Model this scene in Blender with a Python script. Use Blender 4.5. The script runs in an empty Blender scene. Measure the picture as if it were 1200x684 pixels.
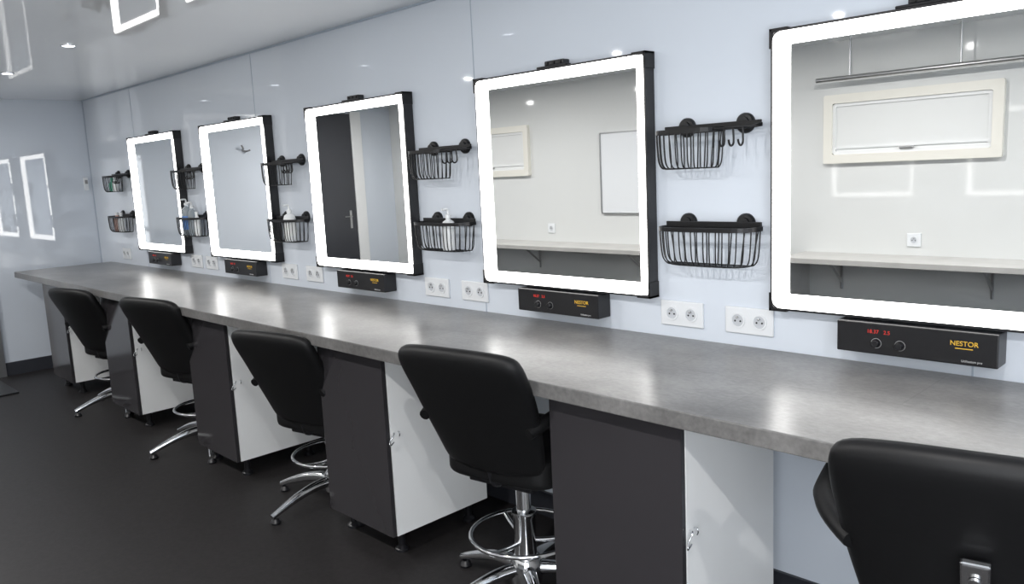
import bpy, bmesh, math, random
from mathutils import Vector, Matrix
random.seed(3)
scn=bpy.context.scene
scn.view_settings.view_transform='Standard'
scn.view_settings.look='None'
COL=bpy.context.collection

# ---------------------------------------------------------------- materials
def mat(name,col,rough=.5,metal=0.,spec=.5,emis=None,es=0.,coat=0.,trans=0.,bump=0.,bscale=50.,var=0.,vscale=4.):
    m=bpy.data.materials.new(name);m.use_nodes=True
    nt=m.node_tree;b=nt.nodes["Principled BSDF"]
    b.inputs["Base Color"].default_value=(*col,1);b.inputs["Roughness"].default_value=rough
    b.inputs["Metallic"].default_value=metal;b.inputs["Specular IOR Level"].default_value=spec
    b.inputs["Coat Weight"].default_value=coat;b.inputs["Transmission Weight"].default_value=trans
    b.inputs["Coat Roughness"].default_value=.03
    if emis: b.inputs["Emission Color"].default_value=(*emis,1);b.inputs["Emission Strength"].default_value=es
    tc=nt.nodes.new("ShaderNodeTexCoord")
    if var>0:
        n=nt.nodes.new("ShaderNodeTexNoise");n.inputs["Scale"].default_value=vscale;n.inputs["Detail"].default_value=6
        r=nt.nodes.new("ShaderNodeValToRGB")
        r.color_ramp.elements[0].position=.3;r.color_ramp.elements[1].position=.7
        r.color_ramp.elements[0].color=(*[c*(1-var) for c in col],1);r.color_ramp.elements[1].color=(*[min(1,c*(1+var)) for c in col],1)
        nt.links.new(tc.outputs["Object"],n.inputs["Vector"]);nt.links.new(n.outputs["Fac"],r.inputs["Fac"]);nt.links.new(r.outputs["Color"],b.inputs["Base Color"])
    if bump>0:
        n2=nt.nodes.new("ShaderNodeTexNoise");n2.inputs["Scale"].default_value=bscale;n2.inputs["Detail"].default_value=4
        bp=nt.nodes.new("ShaderNodeBump");bp.inputs["Strength"].default_value=bump;bp.inputs["Distance"].default_value=.002
        nt.links.new(tc.outputs["Object"],n2.inputs["Vector"]);nt.links.new(n2.outputs["Fac"],bp.inputs["Height"]);nt.links.new(bp.outputs["Normal"],b.inputs["Normal"])
    return m
M_wall=mat("glossy_wall_panel",(.69,.74,.81),rough=.025,spec=.5,var=.01,vscale=1)
M_wallend=mat("high_gloss_wall_panel",(.62,.67,.74),rough=.03,spec=.9,coat=.3,var=.01,vscale=1)
M_wallopp=mat("beige_wall_panel",(.71,.72,.71),rough=.05,spec=.5,var=.01,vscale=1)
M_ceil=mat("gloss_ceiling",(.82,.84,.86),rough=.03,spec=.5,var=.01,vscale=1)
M_seam=mat("panel_seam",(.42,.48,.56),rough=.4)
M_floor=mat("anthracite_vinyl",(.017,.0155,.016),rough=.5,spec=.3,var=.25,vscale=60,bump=.15,bscale=150)
M_base=mat("dark_baseboard",(.03,.032,.04),rough=.35)
M_black=mat("black_plastic",(.008,.008,.010),rough=.35,var=.1,vscale=20)
M_blackm=mat("black_metal_wire",(.006,.006,.007),rough=.4,spec=.4,var=.1,vscale=30)
M_led=mat("led_diffuser",(.9,.9,.9),rough=.4,emis=(1,.985,.96),es=6.5)
M_mirror=mat("mirror_glass",(.89,.90,.90),rough=.004,metal=1.)
M_chrome=mat("chrome",(.75,.76,.78),rough=.12,metal=1.)
M_steel=mat("brushed_steel",(.5,.5,.5),rough=.3,metal=1.)
M_anth=mat("anthracite_door",(.032,.030,.033),rough=.12,spec=.5,var=.03,vscale=5)
M_white=mat("white_melamine",(.80,.81,.81),rough=.35,var=.02,vscale=4)
M_sock=mat("white_socket",(.78,.80,.82),rough=.3)
M_sockd=mat("socket_recess",(.55,.57,.6),rough=.4)
M_hole=mat("socket_hole",(.02,.02,.02),rough=.6)
M_vinyl=mat("black_vinyl",(.0045,.0045,.005),rough=.5,spec=.26,bump=.12,bscale=90)
M_beige=mat("beige_frame",(.80,.78,.71),rough=.4)
M_blind=mat("window_blind",(.76,.77,.76),rough=.5)
M_wood=mat("pale_laminate_shelf",(.50,.49,.47),rough=.35,var=.08,vscale=6)
M_grayp=mat("grey_panel",(.30,.30,.30),rough=.4)
M_doorg=mat("dark_grey_door",(.045,.047,.055),rough=.3)
M_redled=mat("red_digits",(.2,.01,.01),emis=(1,.05,.03),es=.5)
M_logo=mat("yellow_logo",(.70,.42,.04),emis=(.9,.55,.05),es=.1)
M_wt=mat("white_print",(.5,.5,.5))
M_lamp=mat("downlight_lens",(1,1,1),emis=(.9,.93,1),es=9)
M_bw=mat("bottle_white",(.75,.77,.78),rough=.3)
M_bc=mat("bottle_clear",(.75,.83,.88),rough=.1,trans=.7)
M_bl=mat("bottle_label_blue",(.1,.25,.6),rough=.4)
M_bg=mat("bottle_green",(.10,.36,.26),rough=.3)
M_pink=mat("bottle_pink",(.55,.35,.3),rough=.4)

def concrete():
    m=bpy.data.materials.new("concrete_laminate");m.use_nodes=True;nt=m.node_tree;N=nt.nodes;Lk=nt.links.new
    b=N["Principled BSDF"];tc=N.new("ShaderNodeTexCoord")
    n1=N.new("ShaderNodeTexNoise");n1.inputs["Scale"].default_value=2.6;n1.inputs["Detail"].default_value=10;n1.inputs["Roughness"].default_value=.62
    n2=N.new("ShaderNodeTexNoise");n2.inputs["Scale"].default_value=55;n2.inputs["Detail"].default_value=6;n2.inputs["Roughness"].default_value=.7
    mp=N.new("ShaderNodeMapping");mp.inputs["Scale"].default_value=(1,1.6,1)
    Lk(tc.outputs["Object"],mp.inputs["Vector"]);Lk(mp.outputs["Vector"],n1.inputs["Vector"]);Lk(mp.outputs["Vector"],n2.inputs["Vector"])
    mx=N.new("ShaderNodeMix");mx.data_type='FLOAT';mx.inputs[0].default_value=.38
    Lk(n1.outputs["Fac"],mx.inputs[2]);Lk(n2.outputs["Fac"],mx.inputs[3])
    r=N.new("ShaderNodeValToRGB");e=r.color_ramp.elements
    e[0].position=.38;e[0].color=(.112,.109,.107,1);e[1].position=.62;e[1].color=(.245,.240,.235,1)
    e2=r.color_ramp.elements.new(.5);e2.color=(.172,.168,.165,1)
    Lk(mx.outputs[0],r.inputs["Fac"])
    br=N.new("ShaderNodeTexBrick");br.offset=.5;br.inputs["Scale"].default_value=1;br.inputs["Brick Width"].default_value=.62;br.inputs["Row Height"].default_value=.34
    br.inputs["Mortar Size"].default_value=.003;br.inputs["Color1"].default_value=(1,1,1,1);br.inputs["Color2"].default_value=(.86,.86,.86,1);br.inputs["Mortar"].default_value=(.80,.80,.80,1)
    br.inputs["Mortar Smooth"].default_value=.6
    Lk(tc.outputs["Object"],br.inputs["Vector"])
    mu=N.new("ShaderNodeMix");mu.data_type='RGBA';mu.blend_type='MULTIPLY';mu.inputs[0].default_value=1
    Lk(r.outputs["Color"],mu.inputs[6]);Lk(br.outputs["Color"],mu.inputs[7]);Lk(mu.outputs[2],b.inputs["Base Color"])
    b.inputs["Roughness"].default_value=.28
    bp=N.new("ShaderNodeBump");bp.inputs["Strength"].default_value=.12;bp.inputs["Distance"].default_value=.001
    Lk(n2.outputs["Fac"],bp.inputs["Height"]);Lk(bp.outputs["Normal"],b.inputs["Normal"])
    return m
M_conc=concrete()

# ---------------------------------------------------------------- helpers
def link(o,parent=None):
    COL.objects.link(o)
    if parent: o.parent=parent
    return o
def empty(name,loc=(0,0,0),rz=0):
    e=bpy.data.objects.new(name,None);e.location=loc;e.rotation_euler=(0,0,rz);e.empty_display_size=.1
    COL.objects.link(e);return e
def mesh(name,bm,m,parent=None,loc=(0,0,0),smooth=False):
    bmesh.ops.recalc_face_normals(bm,faces=bm.faces)
    me=bpy.data.meshes.new(name);bm.to_mesh(me);bm.free()
    if smooth:
        for p in me.polygons:p.use_smooth=True
    if not isinstance(m,(list,tuple)):m=[m]
    for k in m:me.materials.append(k)
    o=bpy.data.objects.new(name,me);o.location=loc
    return link(o,parent)
def box(name,lo,hi,m,parent=None,bev=0.,seg=2):
    lo=Vector(lo);hi=Vector(hi);c=(lo+hi)/2;s=hi-lo
    bm=bmesh.new();bmesh.ops.create_cube(bm,size=1)
    for v in bm.verts:v.co=Vector((v.co.x*s.x,v.co.y*s.y,v.co.z*s.z))
    if bev>0:bmesh.ops.bevel(bm,geom=list(bm.edges),offset=bev,segments=seg,profile=.5,affect='EDGES')
    return mesh(name,bm,m,parent,c)
def rrect(x0,x1,z0,z1,r,n=6):
    pts=[]
    for cx,cz,a0 in ((x1-r,z1-r,0),(x0+r,z1-r,90),(x0+r,z0+r,180),(x1-r,z0+r,270)):
        for i in range(n+1):
            a=math.radians(a0+90*i/n);pts.append((cx+r*math.cos(a),cz+r*math.sin(a)))
    return pts
def ring(name,outer,inner,y0,y1,m,parent=None):
    bm=bmesh.new();n=len(outer)
    def lp(p,y):return [bm.verts.new((a,y,b)) for a,b in p]
    of,inf,ob,ib=lp(outer,y0),lp(inner,y0),lp(outer,y1),lp(inner,y1)
    for i in range(n):
        j=(i+1)%n
        bm.faces.new((of[i],of[j],inf[j],inf[i]));bm.faces.new((ob[i],ib[i],ib[j],ob[j]))
        bm.faces.new((of[i],ob[i],ob[j],of[j]));bm.faces.new((inf[i],inf[j],ib[j],ib[i]))
    return mesh(name,bm,m,parent)
def lathe(name,prof,m,parent=None,loc=(0,0,0),seg=28,axis='Z'):
    bm=bmesh.new();rings=[]
    for r,z in prof:
        if r<1e-6: rings.append([bm.verts.new((0,0,z))])
        else: rings.append([bm.verts.new((r*math.cos(2*math.pi*i/seg),r*math.sin(2*math.pi*i/seg),z)) for i in range(seg)])
    for a,b in zip(rings,rings[1:]):
        for i in range(seg):
            j=(i+1)%seg
            if len(a)==1 and len(b)==1:continue
            if len(a)==1:bm.faces.new((a[0],b[i],b[j]))
            elif len(b)==1:bm.faces.new((a[i],a[j],b[0]))
            else:bm.faces.new((a[i],a[j],b[j],b[i]))
    if axis=='Y':
        for v in bm.verts:v.co=Vector((v.co.x,-v.co.z,v.co.y))
    o=mesh(name,bm,m,parent,loc,smooth=True)
    md=o.modifiers.new("e","EDGE_SPLIT");md.split_angle=math.radians(40)
    return o
def tubes(name,splines,r,m,parent=None,loc=(0,0,0),smooth=True,radii=None,res=3):
    c=bpy.data.curves.new(name,'CURVE');c.dimensions='3D';c.bevel_depth=r;c.bevel_resolution=res;c.use_fill_caps=True
    for k,(pts,kind,cyc) in enumerate(splines):
        if kind=='P':
            s=c.splines.new('POLY');s.points.add(len(pts)-1)
            for i,p in enumerate(pts):
                s.points[i].co=(*p,1)
                if radii:s.points[i].radius=radii[i]
        else:
            s=c.splines.new('NURBS');s.points.add(len(pts)-1)
            for i,p in enumerate(pts):
                s.points[i].co=(*p,1)
                if radii:s.points[i].radius=radii[i]
            s.order_u=3;s.use_endpoint_u=not cyc;s.resolution_u=8
        s.use_cyclic_u=cyc;s.use_smooth=True
    c.materials.append(m)
    o=bpy.data.objects.new(name,c);o.location=loc
    return link(o,parent)
def text(name,body,size,m,parent,loc):
    c=bpy.data.curves.new(name,'FONT');c.body=body;c.size=size;c.extrude=.0006;c.materials.append(m)
    o=bpy.data.objects.new(name,c);o.location=loc;o.rotation_euler=(math.pi/2,0,0)
    return link(o,parent)

# ---------------------------------------------------------------- room
XL,XR,YF,ZC=-7.0,2.4,-3.05,2.07
T=.08
box("floor",(XL-T,YF-T,-.08),(XR+T,T,0),M_floor)
box("ceiling",(XL-T,YF-T,ZC),(XR+T,T,ZC+.08),M_ceil)
box("wall_back",(XL-T,0,0),(XR+T,T,ZC),M_wall)
box("wall_left",(XL-T,YF,0),(XL,0,ZC),M_wallend)
box("wall_right",(XR,YF,0),(XR+T,0,ZC),M_wall)
gx0,gx1,gz0,gz1=-.15,2.25,.12,1.95  # opening for the added window, outside view and mirrors
wf=empty("wall_front")
box("wall_part_1",(XL-T,YF-T,0),(gx0,YF,ZC),M_wallopp,wf)
box("wall_part_2",(gx1,YF-T,0),(XR+T,YF,ZC),M_wallopp,wf)
box("wall_part_3",(gx0,YF-T,0),(gx1,YF,gz0),M_wallopp,wf)
box("wall_part_4",(gx0,YF-T,gz1),(gx1,YF,ZC),M_wallopp,wf)
w=empty("added_fill_window",(0,YF,0))  # invented window, unseen, added so fill light can enter
for nm,a,b in (("sill",(gx0,-.06,gz0),(gx1,.02,gz0+.04)),("head",(gx0,-.06,gz1-.04),(gx1,.02,gz1)),("jamb_1",(gx0,-.06,gz0+.04),(gx0+.04,.02,gz1-.04)),("jamb_2",(gx1-.04,-.06,gz0+.04),(gx1,.02,gz1-.04)),("mullion",(1.03,-.05,gz0+.04),(1.07,.01,gz1-.04))):
    box(nm,a,b,M_beige,w)
for i,x in enumerate((-.6,-2.4,-4.2,-6.0)):
    box("trim_%d"%(i+1),(x-.0022,-.0015,.0),(x+.0022,0,ZC),M_seam)
box("trim_5",(XL,-.006,0),(XL+.006,0,ZC),M_seam)
box("trim_6",(XL,-.008,ZC-.008),(XR,0,ZC),M_seam)
box("baseboard_back",(XL,-.012,0),(XR,0,.10),M_base)
box("baseboard_left",(XL,-.78,0),(XL+.012,-.012,.10),M_base)
box("baseboard_front",(XL,YF,0),(gx0,YF+.012,.10),M_base)

d=empty("door_1",(XL,0,0))
box("frame_side",(0,-.83,0),(.03,-.78,1.98),M_steel,d)
box("frame_side_2",(0,-1.63,0),(.03,-1.58,1.98),M_steel,d)
box("frame_top",(0,-1.58,1.93),(.03,-.83,1.98),M_steel,d)
box("leaf",(0,-1.575,.01),(.02,-.835,1.925),M_wall,d)
tubes("coat_hook",[([(.02,-1.37,1.66),(.05,-1.37,1.67),(.07,-1.34,1.70)],'N',False),([(.02,-1.37,1.66),(.05,-1.38,1.64),(.07,-1.42,1.66)],'N',False)],.008,M_grayp,d)
d=empty("door_2",(XL,0,0))
box("frame_side",(0,-2.66,0),(.035,-2.54,2.02),M_white,d)
box("frame_side_2",(0,-1.74,0),(.035,-1.68,2.02),M_white,d)
box("leaf",(0,-2.54,.01),(.025,-1.74,2.0),M_doorg,d)
box("handle_plate",(.025,-2.48,.86),(.030,-2.455,1.04),M_steel,d)
tubes("handle",[([(.03,-2.47,.98),(.055,-2.47,.98),(.06,-2.45,.98),(.06,-2.38,.98)],'N',False)],.006,M_steel,d)
lathe("lock_rose",[(0,.0),(.02,.0),(.02,.006),(0,.006)],M_chrome,d,(.03,-2.1,1.5))
box("door_mat",(-6.94,-1.5,0),(-6.3,-.86,.012),M_black,None,.004)
t=empty("wall_thermostat",(XL,-.03,1.42))
box("body",(.0,-.035,-.05),(.02,-.005,.05),M_sock,t,.003)
box("dial",(.02,-.03,.0),(.024,-.01,.03),M_grayp,t)

# ---------------------------------------------------------------- opposite wall furniture (seen in mirrors)
def hatch_window(name,x0,x1,z0,z1):
    w=empty(name,(0,YF,0))
    ring("frame",rrect(x0,x1,z0,z1,.012),rrect(x0+.055,x1-.055,z0+.055,z1-.055,.012),.035,0,M_beige,w)
    ring("inner_frame",rrect(x0+.055,x1-.055,z0+.055,z1-.055,.02),rrect(x0+.075,x1-.075,z0+.075,z1-.075,.01),.022,0,M_white,w)
    box("blind",(x0+.075,0,z0+.075),(x1-.075,.012,z1-.075),M_blind,w)
    xc=(x0+x1)/2
    box("blind_bar",(x0+.075,.012,z0+.09),(x1-.075,.02,z0+.102),M_white,w)
    box("latch",(xc-.04,.02,z0+.075),(xc+.04,.04,z0+.09),M_steel,w,.004)
hatch_window("window_1",-2.32,-1.30,1.31,1.74)
hatch_window("window_2",-5.95,-4.97,1.31,1.75)
wb=empty("whiteboard",(0,YF,0))
ring("frame",rrect(-4.18,-3.72,.98,1.63,.01),rrect(-4.172,-3.728,.988,1.622,.005),.02,0,M_steel,wb)
box("surface",(-4.172,0,.988),(-3.728,.01,1.622),M_sock,wb)
def shelf(x0,x1,nm="wall_shelf"):
    s=empty(nm,(0,YF,0))
    box("board",(x0,0,.70),(x1,.37,.735),M_wood,s,.003)
    n=3
    for i in range(n):
        x=x0+.25+(x1-x0-.5)*i/(n-1)
        tubes("bracket_%d"%(i+1),[([(x,.01,.50),(x,.01,.692),(x,.26,.692)],'P',False),([(x,.01,.55),(x,.20,.692)],'P',False)],.008,M_steel,s)
    box("end_panel",(x0,0,.35),(x0+.03,.30,.70),M_wood,s)
shelf(-6.25,-3.55);shelf(-2.45,-.2)
r=empty("hanging_rail",(0,-2.93,0))
tubes("rod",[([(-2.33,0,1.83),(-.3,0,1.83)],'P',False)],.014,M_steel,r)
for i,x in enumerate((-2.12,-1.5,-.5)):
    tubes("hanger_%d"%(i+1),[([(x,0,1.83),(x,0,ZC)],'P',False)],.006,M_steel,r)

def socket(x,z,wall='back',nm="double_wall_socket",n=2):
    w=.08*n
    s=empty(nm,(x,0 if wall=='back' else YF,z),0 if wall=='back' else math.pi)
    box("plate",(-w/2,-.009,-.041),(w/2,0,.041),M_sock,s,.003)
    for k in range(n):
        cx=(k-(n-1)/2)*.072
        ring("rim",[(cx+.024*math.cos(a*math.pi/12),.024*math.sin(a*math.pi/12)) for a in range(24)],[(cx+.019*math.cos(a*math.pi/12),.019*math.sin(a*math.pi/12)) for a in range(24)],-.012,-.008,M_sock,s)
        lathe("well",[(.0,.0),(.019,.0),(.019,.001),(0,.001)],M_sockd,s,(cx,-.009,0),24,'Y')
        for dx in(-.009,.009):
            lathe("hole",[(0,0),(.003,0),(.003,.001),(0,.001)],M_hole,s,(cx+dx,-.0103,-.002),10,'Y')
        lathe("pin",[(0,0),(.003,0),(.003,.008),(0,.01)],M_steel,s,(cx,-.0103,.010),10,'Y')
for x in(-1.455,-1.215,-2.705,-2.46,-3.965,-3.71,-5.15,-4.93,-6.4):
    socket(x,.88)
socket(-1.76,.83,'front',"single_wall_socket",1)
socket(-4.75,.85,'front',"single_wall_socket",1)

# ---------------------------------------------------------------- downlights, plus an added fill row
dl=[(x,-.86) for x in(-6.7,-5.5,-4.36,-3.06,-1.83,-.6,.6)]+[(x,-1.95) for x in(-6.0,-4.6,-3.2,-1.8,-.4,1.0)]  # second row is made up, added for general fill
for x,y in dl:
    e=empty("downlight_or_fill",(x,y,ZC))
    lathe("bezel",[(.028,0),(.036,0),(.036,-.004),(.028,-.006),(.028,0)],M_chrome,e)
    lathe("lens",[(0,-.003),(.027,-.003),(.027,-.0005),(0,-.0005)],M_lamp,e)
    if y<-1:  # only the added row carries lamps
        l=bpy.data.lights.new("added_row_lamp",'AREA');l.shape='DISK';l.size=.04;l.energy=20;l.color=(1,.98,.96)
        lo=bpy.data.objects.new("fill_lamp",l);lo.location=(0,0,-.012);link(lo,e)
l=bpy.data.lights.new("added_fill_light",'AREA');l.shape='RECTANGLE';l.size=2.3;l.size_y=1.75;l.energy=80;l.color=(.95,.975,1)  # added fill lamp in the invented window, brightens wall and cabinets
lo=bpy.data.objects.new("added_fill_light",l);lo.location=(1.05,YF-.07,1.03);lo.rotation_euler=(math.radians(90),0,0);link(lo)

# ---------------------------------------------------------------- counter
ct=empty("long_countertop")
box("top",(-6.79,-.68,.757),(XR-.01,-.001,.80),M_conc,ct,.003)
def cabinet(xr,wd=.43):
    c=empty("under_counter_cabinet",(xr,0,0))
    zb,zt,yf,yb=.085,.757,-.63,-.17
    t=.018;x0,x1=-wd,0
    box("side_1",(x0,yf+.02,zb),(x0+t,yb,zt),M_white,c);box("side_2",(x1-t,yf+.02,zb),(x1,yb,zt),M_white,c)
    box("back",(x0+t,yb-.01,zb),(x1-t,yb,zt),M_white,c);box("bottom",(x0+t,yf+.02,zb),(x1-t,yb-.01,zb+t),M_white,c)
    box("shelf",(x0+t,yf+.04,.4),(x1-t,yb-.01,.4+t),M_white,c)
    box("door",(x0+.001,yf,zb),(x1-.001,yf+.018,zt-.012),M_anth,c,.0015)
    for i,(a,b) in enumerate(((x0+.05,yf+.07),(x1-.05,yf+.07),(x0+.05,yb-.06),(x1-.05,yb-.06))):
        lathe("foot_%d"%(i+1),[(0,0),(.026,0),(.026,.01),(.014,.022),(.014,.06),(.024,.085),(0,.085)],M_black,c,(a,b,0),16)
    tubes("hook_latch",[([(.0,yf+.03,.47),(.012,yf+.03,.475),(.014,yf+.018,.46),(.009,yf+.01,.45),(.014,yf+.002,.435),(.009,yf+.01,.428),(.010,yf+.025,.44)],'N',False),([(.0,yf+.05,.47),(.010,yf+.05,.475),(.014,yf+.05,.462),(.009,yf+.05,.455)],'N',False)],.002,M_chrome,c)
for xr,wd in((-1.05,.43),(-2.27,.415),(-3.48,.42),(-4.69,.43),(-5.88,.42)):
    cabinet(xr,wd)

# ---------------------------------------------------------------- mirrors
MW,MH,MZ=.80,.785,.932
def mirror(x):
    m=empty("lighted_vanity_mirror",(x,0,MZ))
    ring("frame",rrect(0,MW,0,MH,.006,4),rrect(.007,MW-.007,.007,MH-.007,.004,4),-.050,-.002,M_black,m)
    box("backplate",(.006,-.03,.006),(MW-.006,-.002,MH-.006),M_black,m)
    ring("led_border",rrect(.007,MW-.007,.007,MH-.007,.024,6),rrect(.044,MW-.032,.044,MH-.040,.004,6),-.053,-.031,M_led,m)
    box("mirror_glass",(.02,-.036,.02),(MW-.02,-.0305,MH-.02),M_mirror,m)
    for i,(a,b) in enumerate(((0,0),(MW,0),(0,MH),(MW,MH))):
        sx=1 if a==0 else -1;sz=1 if b==0 else -1
        lo=(min(a-sx*.003,a+sx*.004),-.054,min(b-sz*.003,b+sz*.05));hi=(max(a-sx*.003,a+sx*.004),-.002,max(b-sz*.003,b+sz*.05))
        box("corner_v_%d"%(i+1),lo,hi,M_blackm,m)
        lo=(min(a-sx*.003,a+sx*.05),-.054,min(b-sz*.003,b+sz*.004));hi=(max(a-sx*.003,a+sx*.05),-.002,max(b-sz*.003,b+sz*.004))
        box("corner_h_%d"%(i+1),lo,hi,M_blackm,m)
    xc=MW/2
    box("top_clip",(xc-.07,-.05,MH),(xc+.07,-.02,MH+.008),M_black,m,.003)
    box("top_clip_tab",(xc-.045,-.035,MH+.008),(xc+.045,-.0,MH+.026),M_black,m,.004)
    for dx in(-.03,0,.03):
        lathe("clip_screw",[(0,0),(.006,0),(.006,.004),(0,.004)],M_blackm,m,(xc+dx,-.035,MH+.017),12,'Y')
    cx=xc
    box("control_box",(cx-.195,-.07,-.09),(cx+.195,-.001,-.006),M_black,m,.003)
    for dx in(-.09,-.03):
        lathe("knob",[(0,0),(.011,0),(.010,.012),(.008,.014),(0,.014)],M_black,m,(cx+dx,-.070,-.060),20,'Y')
        tubes("knob_ring",[([(cx+dx+.013*math.cos(a*math.pi/8),-.0705,-.060+.013*math.sin(a*math.pi/8)) for a in range(16)],'P',True)],.0005,M_wt,m)
    text("red_display","18.37   2.5",.014,M_redled,m,(cx-.115,-.0704,-.034))
    text("logo_text","NESTOR",.017,M_logo,m,(cx+.088,-.0704,-.042))
    box("logo_line",(cx+.10,-.0708,-.050),(cx+.14,-.07,-.048),M_logo,m)
    text("small_text","Utilisation pro",.008,M_wt,m,(cx+.115,-.0704,-.082))
for x in(-1.122,-2.348,-3.600,-4.822,-6.005):
    mirror(x)

# ---------------------------------------------------------------- wire baskets
def dshape(x0,x1,dep,n=18):
    w=(x1-x0);pts=[]
    for i in range(n+1):
        a=math.pi*(1-i/n)
        cx=(x0+x1)/2+w/2*math.copysign(abs(math.cos(a))**.55,math.cos(a))
        y=-.028-dep*abs(math.sin(a))**.55
        pts.append((cx,y))
    return pts
def strip(name,pts,z0,z1,t,m,parent):
    bm=bmesh.new();rows=[]
    for i,(x,y) in enumerate(pts):
        a=Vector(pts[max(0,i-1)]);b=Vector(pts[min(len(pts)-1,i+1)]);dd=(b-a).normalized();nn=Vector((-dd.y,dd.x))*t/2
        rows.append([bm.verts.new((x+s*nn.x,y+s*nn.y,z)) for s,z in((1,z0),(1,z1),(-1,z1),(-1,z0))])
    for p,q in zip(rows,rows[1:]):
        for k in range(4):
            bm.faces.new((p[k],p[(k+1)%4],q[(k+1)%4],q[k]))
    bm.faces.new(rows[0]);bm.faces.new(rows[-1][::-1])
    return mesh(name,bm,m,parent)
def basket(x,z,half):
    b=empty("wall_wire_basket",(x,0,z))
    X0=-.165;X1=.165;xb=.045 if half else X1
    for dx in(-.10,.10):
        lathe("rosette",[(0,0),(.030,0),(.030,.008),(.026,.013),(.018,.014),(.018,.024),(0,.026)],M_blackm,b,(dx,0,0),24,'Y')
    box("rail",(X0,-.034,-.012),(X1,-.027,.006),M_blackm,b,.002)
    h=.105
    pts=dshape(X0,xb,.09)
    strip("rim",pts,-.020,-.007,.005,M_blackm,b)
    strip("back_rim",[(X0,-.028),(xb,-.028)],-.020,-.007,.004,M_blackm,b)
    sp=[]
    n=10 if half else 15
    P=[Vector(p) for p in dshape(X0,xb,.09,60)];L=[0]
    for a,c in zip(P,P[1:]):L.append(L[-1]+(c-a).length)
    def at(s):
        for i in range(len(P)-1):
            if L[i+1]>=s:
                f=(s-L[i])/max(1e-6,L[i+1]-L[i]);return P[i].lerp(P[i+1],f)
        return P[-1]
    cxm=(X0+xb)/2
    for i in range(n+6):
        p=at(L[-1]*(i+.5)/(n+6));x_,y_=p
        q=Vector((cxm+(x_-cxm)*.90,-.028+(y_+.028)*.88))
        qb=Vector((cxm+(x_-cxm)*.80,-.030+(y_+.028)*.72))
        sp.append(([(x_,y_,-.015),(x_*.98+cxm*.02,y_,-.02-h*.7),(q.x,q.y,-.02-h*.96),(qb.x,qb.y,-.02-h),(qb.x,-.034,-.02-h)],'N',False))
    for i in range(8):
        xx=X0+.012+(xb-X0-.024)*i/7;xi=cxm+(xx-cxm)*.9
        sp.append(([(xx,-.028,-.02),(xi,-.028,-.02-h*.7),(xi,-.032,-.02-h)],'N',False))
    sp.append(([(cxm+(p[0]-cxm)*.80,-.030+(p[1]+.028)*.72,-.02-h) for p in pts],'P',True))
    tubes("wires",sp,.0020,M_blackm,b,res=1)
    if half:
        tubes("hook_rod",[([(xb,-.05,-.014),(X1-.02,-.05,-.014),(X1,-.045,-.012),(X1,-.03,-.01)],'N',False),([(xb,-.085,-.014),(X1-.03,-.085,-.014),(X1,-.06,-.010),(X1,-.03,-.005)],'N',False)],.0035,M_blackm,b)
        hs=[]
        for dx in(.075,.105,.135):
            hs.append(([(dx,-.085,-.014),(dx,-.08,-.046),(dx,-.085,-.064),(dx,-.105,-.066),(dx,-.11,-.048)],'N',False))
        tubes("hooks",hs,.003,M_blackm,b)
    return b
GX=[-1.325,-2.572,-3.845,-5.03,-6.28]
for x in GX:
    basket(x,1.473,True);basket(x,1.178,False)

# ---------------------------------------------------------------- bottles
def pump_bottle(x,y,z,body,h=.13,r=.03,label=None,name="pump_bottle"):
    b=empty(name,(x,y,z))
    lathe("body",[(0,0),(r*.95,0),(r,.006),(r,h*.78),(r*.8,h*.9),(r*.35,h*.96),(r*.35,h),(0,h)],body,b)
    lathe("collar",[(0,h),(r*.42,h),(r*.42,h+.014),(r*.15,h+.016),(r*.15,h+.035),(0,h+.035)],M_bw,b)
    tubes("nozzle",[([(0,0,h+.035),(0,-.01,h+.04),(0,-.03,h+.036)],'N',False)],.005,M_bw,b)
    if label:lathe("label",[(r+.0006,h*.2),(r+.0006,h*.65)],label,b)
def bottle(x,y,z,body,h=.12,r=.025,cap=M_bw,name="cosmetic_bottle"):
    b=empty(name,(x,y,z))
    lathe("body",[(0,0),(r*.95,0),(r,.006),(r,h*.75),(r*.5,h*.9),(r*.4,h),(0,h)],body,b)
    lathe("cap",[(0,h),(r*.5,h),(r*.5,h+.02),(0,h+.02)],cap,b)
zl=1.178-.122;zu=1.473-.122
pump_bottle(-2.53,-.068,zl,M_bw,.13,.028)
pump_bottle(-3.80,-.072,zl,M_bw,.15,.032,M_blind)
pump_bottle(-5.07,-.072,zl,M_bc,.19,.030,M_bl)
pump_bottle(-5.002,-.068,zl,M_bc,.17,.028)
bottle(-5.125,-.065,zl,M_bw,.15,.020)
bottle(-4.948,-.065,zl,M_bw,.13,.020)
bottle(-6.35,-.065,zu,M_bg,.08,.026,M_bg)
bottle(-6.298,-.065,zu,M_bw,.09,.02)
bottle(-6.34,-.065,zl,M_pink,.12,.026);bottle(-6.26,-.065,zl,M_bw,.12,.024)

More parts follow.
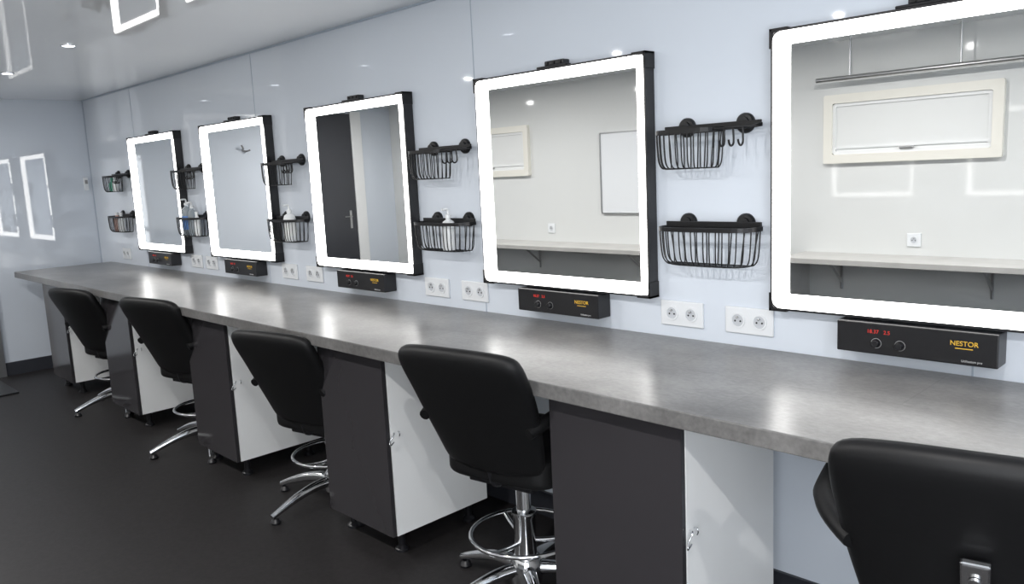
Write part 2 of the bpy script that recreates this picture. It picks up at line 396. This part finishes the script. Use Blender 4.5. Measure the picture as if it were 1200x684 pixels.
# ---------------------------------------------------------------- salon chairs
def chair(x,y,deg,rot=0.,dz=0.,plate=False,aw=0.,az=0.):
    c=empty("salon_swivel_chair",(x,y,0),math.radians(deg))
    sp=[]
    for i in range(5):
        a=math.radians(90+72*i+rot);ca,sa=math.cos(a),math.sin(a)
        sp.append(([(r*ca,r*sa,z) for r,z in((.02,.095),(.08,.10),(.17,.085),(.26,.055),(.315,.032))],'N',False))
    tubes("star_base",sp,.018,M_chrome,c,radii=[1.35,1.25,1.05,.85,.7])
    for i in range(5):
        a=math.radians(90+72*i+rot)
        lathe("glide_%d"%(i+1),[(0,0),(.02,0),(.022,.008),(.012,.022),(0,.024)],M_black,c,(.30*math.cos(a),.30*math.sin(a),0),14)
    lathe("column",[(0,.05),(.05,.05),(.055,.08),(.05,.13),(.036,.145),(.036,.27),(.040,.275),(.040,.29),(.024,.292),(.024,.43+dz),(0,.43+dz)],M_chrome,c)
    R=.175
    tubes("footrest_ring",[([(R*math.cos(k*math.pi/16),R*math.sin(k*math.pi/16),.215) for k in range(32)],'P',True)]+[([(.03*math.cos(a),.03*math.sin(a),.19),(.1*math.cos(a),.1*math.sin(a),.19),(R*math.cos(a),R*math.sin(a),.215)],'N',False) for a in(.5,2.6,4.7)],.0075,M_chrome,c)
    box("seat_plate",(-.12,-.12,.415+dz),(.12,.14,.435+dz),M_black,c,.005)
    lathe("lever_boss",[(0,.39+dz),(.06,.39+dz),(.06,.415+dz),(0,.415+dz)],M_black,c)
    tubes("lever",[([(.05,0,.40+dz),(.14,.02,.40+dz),(.20,.02,.405+dz)],'N',False)],.006,M_chrome,c)
    bm=bmesh.new();bmesh.ops.create_cube(bm,size=1)
    bmesh.ops.subdivide_edges(bm,edges=bm.edges,cuts=2,use_grid_fill=True)
    for v in bm.verts:
        px,py,pz=v.co
        v.co=Vector((px*.45*(1-.10*(py<0)),py*.44+.055,dz+.485+pz*.105+(.012 if pz>0 and abs(px)<.3 and abs(py)<.3 else 0)))
    o=mesh("seat",bm,M_vinyl,c,smooth=True);s=o.modifiers.new("s","SUBSURF");s.levels=2;s.render_levels=2
    bm=bmesh.new();nu,nv=7,7;g=[]
    for j in range(nv):
        row=[]
        v=j/(nv-1)
        for i in range(nu):
            u=-1+2*i/(nu-1)
            wd=.175+.055*math.sin(v*math.pi*.60)
            x_=wd*u;y_=-.150-.178*v**1.1+.035*abs(u)**2.2;z_=dz+.475+.42*v-.018*abs(u)**3*(v>.8)
            row.append(bm.verts.new((x_,y_,z_)))
        g.append(row)
    for j in range(nv-1):
        for i in range(nu-1):bm.faces.new((g[j][i],g[j][i+1],g[j+1][i+1],g[j+1][i]))
    o=mesh("backrest",bm,M_vinyl,c,smooth=True)
    so=o.modifiers.new("t","SOLIDIFY");so.thickness=.056;so.offset=0
    s=o.modifiers.new("s","SUBSURF");s.levels=2;s.render_levels=2
    mb=M_chrome if plate else M_black
    if plate:
        tubes("back_bracket",[([(0,-.05,.425+dz),(0,-.16,.425+dz),(0,-.20,.45+dz),(0,-.228,.54+dz),(0,-.250,.60+dz)],'N',False)],.010,mb,c)
        p=box("bracket_plate",(-.022,-.008,-.06),(.022,.006,.06),mb,c,.004);p.location=(0,-.267,.648+dz);p.rotation_euler=(math.radians(23),0,0)
        lathe("bracket_bolt",[(0,0),(.009,0),(.009,.006),(0,.008)],M_steel,p,(0,-.008,.025),10,'Y')
    else:
        tubes("back_bracket",[([(0,-.05,.425+dz),(0,-.13,.425+dz),(0,-.155,.45+dz),(0,-.165,.52+dz)],'N',False)],.012,mb,c)
    zz=dz+az
    for s_,nm in((-1,"1"),(1,"2")):
        w_=1+aw
        tubes("armrest_"+nm,[([(s_*.195,-.225,.645+zz),(s_*.212*w_,-.15,.67+zz),(s_*.218*w_,.0,.672+zz),(s_*.218*w_,.11,.668+zz),(s_*.217*w_,.16,.63+zz),(s_*.215*w_,.15,.55+zz),(s_*.205,.10,.47+dz),(s_*.14,.05,.43+dz)],'N',False)],.021,M_vinyl,c,radii=[.8,1.1,1.25,1.2,1.,.8,.7,.6])
        box("arm_cap_"+nm,(s_*.217*w_-.010,.135,.60+zz),(s_*.217*w_+.010,.184,.645+zz),M_chrome,c,.008)
    return c
chair(-1.745,-.485,9,10,-.005)
chair(-2.91,-.455,12,25,-.09)
chair(-4.085,-.475,13,15,-.05)
chair(-5.30,-.475,13,20,-.09)
chair(-.41,-.58,12,0,.02,True,.25,.025)

# ---------------------------------------------------------------- world & camera
wd=bpy.data.worlds.new("World");scn.world=wd;wd.use_nodes=True
wd.node_tree.nodes["Background"].inputs[0].default_value=(.7,.8,1,1);wd.node_tree.nodes["Background"].inputs[1].default_value=.6
Xc=Vector((0.704,0.0735,-0.7063)).normalized()
Zc=Vector((-0.0478,-0.9876,-0.150));Zc=(Zc-Xc*Zc.dot(Xc)).normalized()
Yc=Zc.cross(Xc)
right=Vector((Xc.x,Yc.x,Zc.x));down=Vector((Xc.y,Yc.y,Zc.y));fwd=Vector((Xc.z,Yc.z,Zc.z))
up=-down;bk=-fwd
mw=Matrix(((right.x,up.x,bk.x,0),(right.y,up.y,bk.y,-2.2),(right.z,up.z,bk.z,1.37),(0,0,0,1)))
cam=bpy.data.cameras.new("camera");cam.sensor_width=36;cam.lens=942/1200*36;cam.clip_start=.02
co=bpy.data.objects.new("camera",cam);co.matrix_world=mw;COL.objects.link(co);scn.camera=co
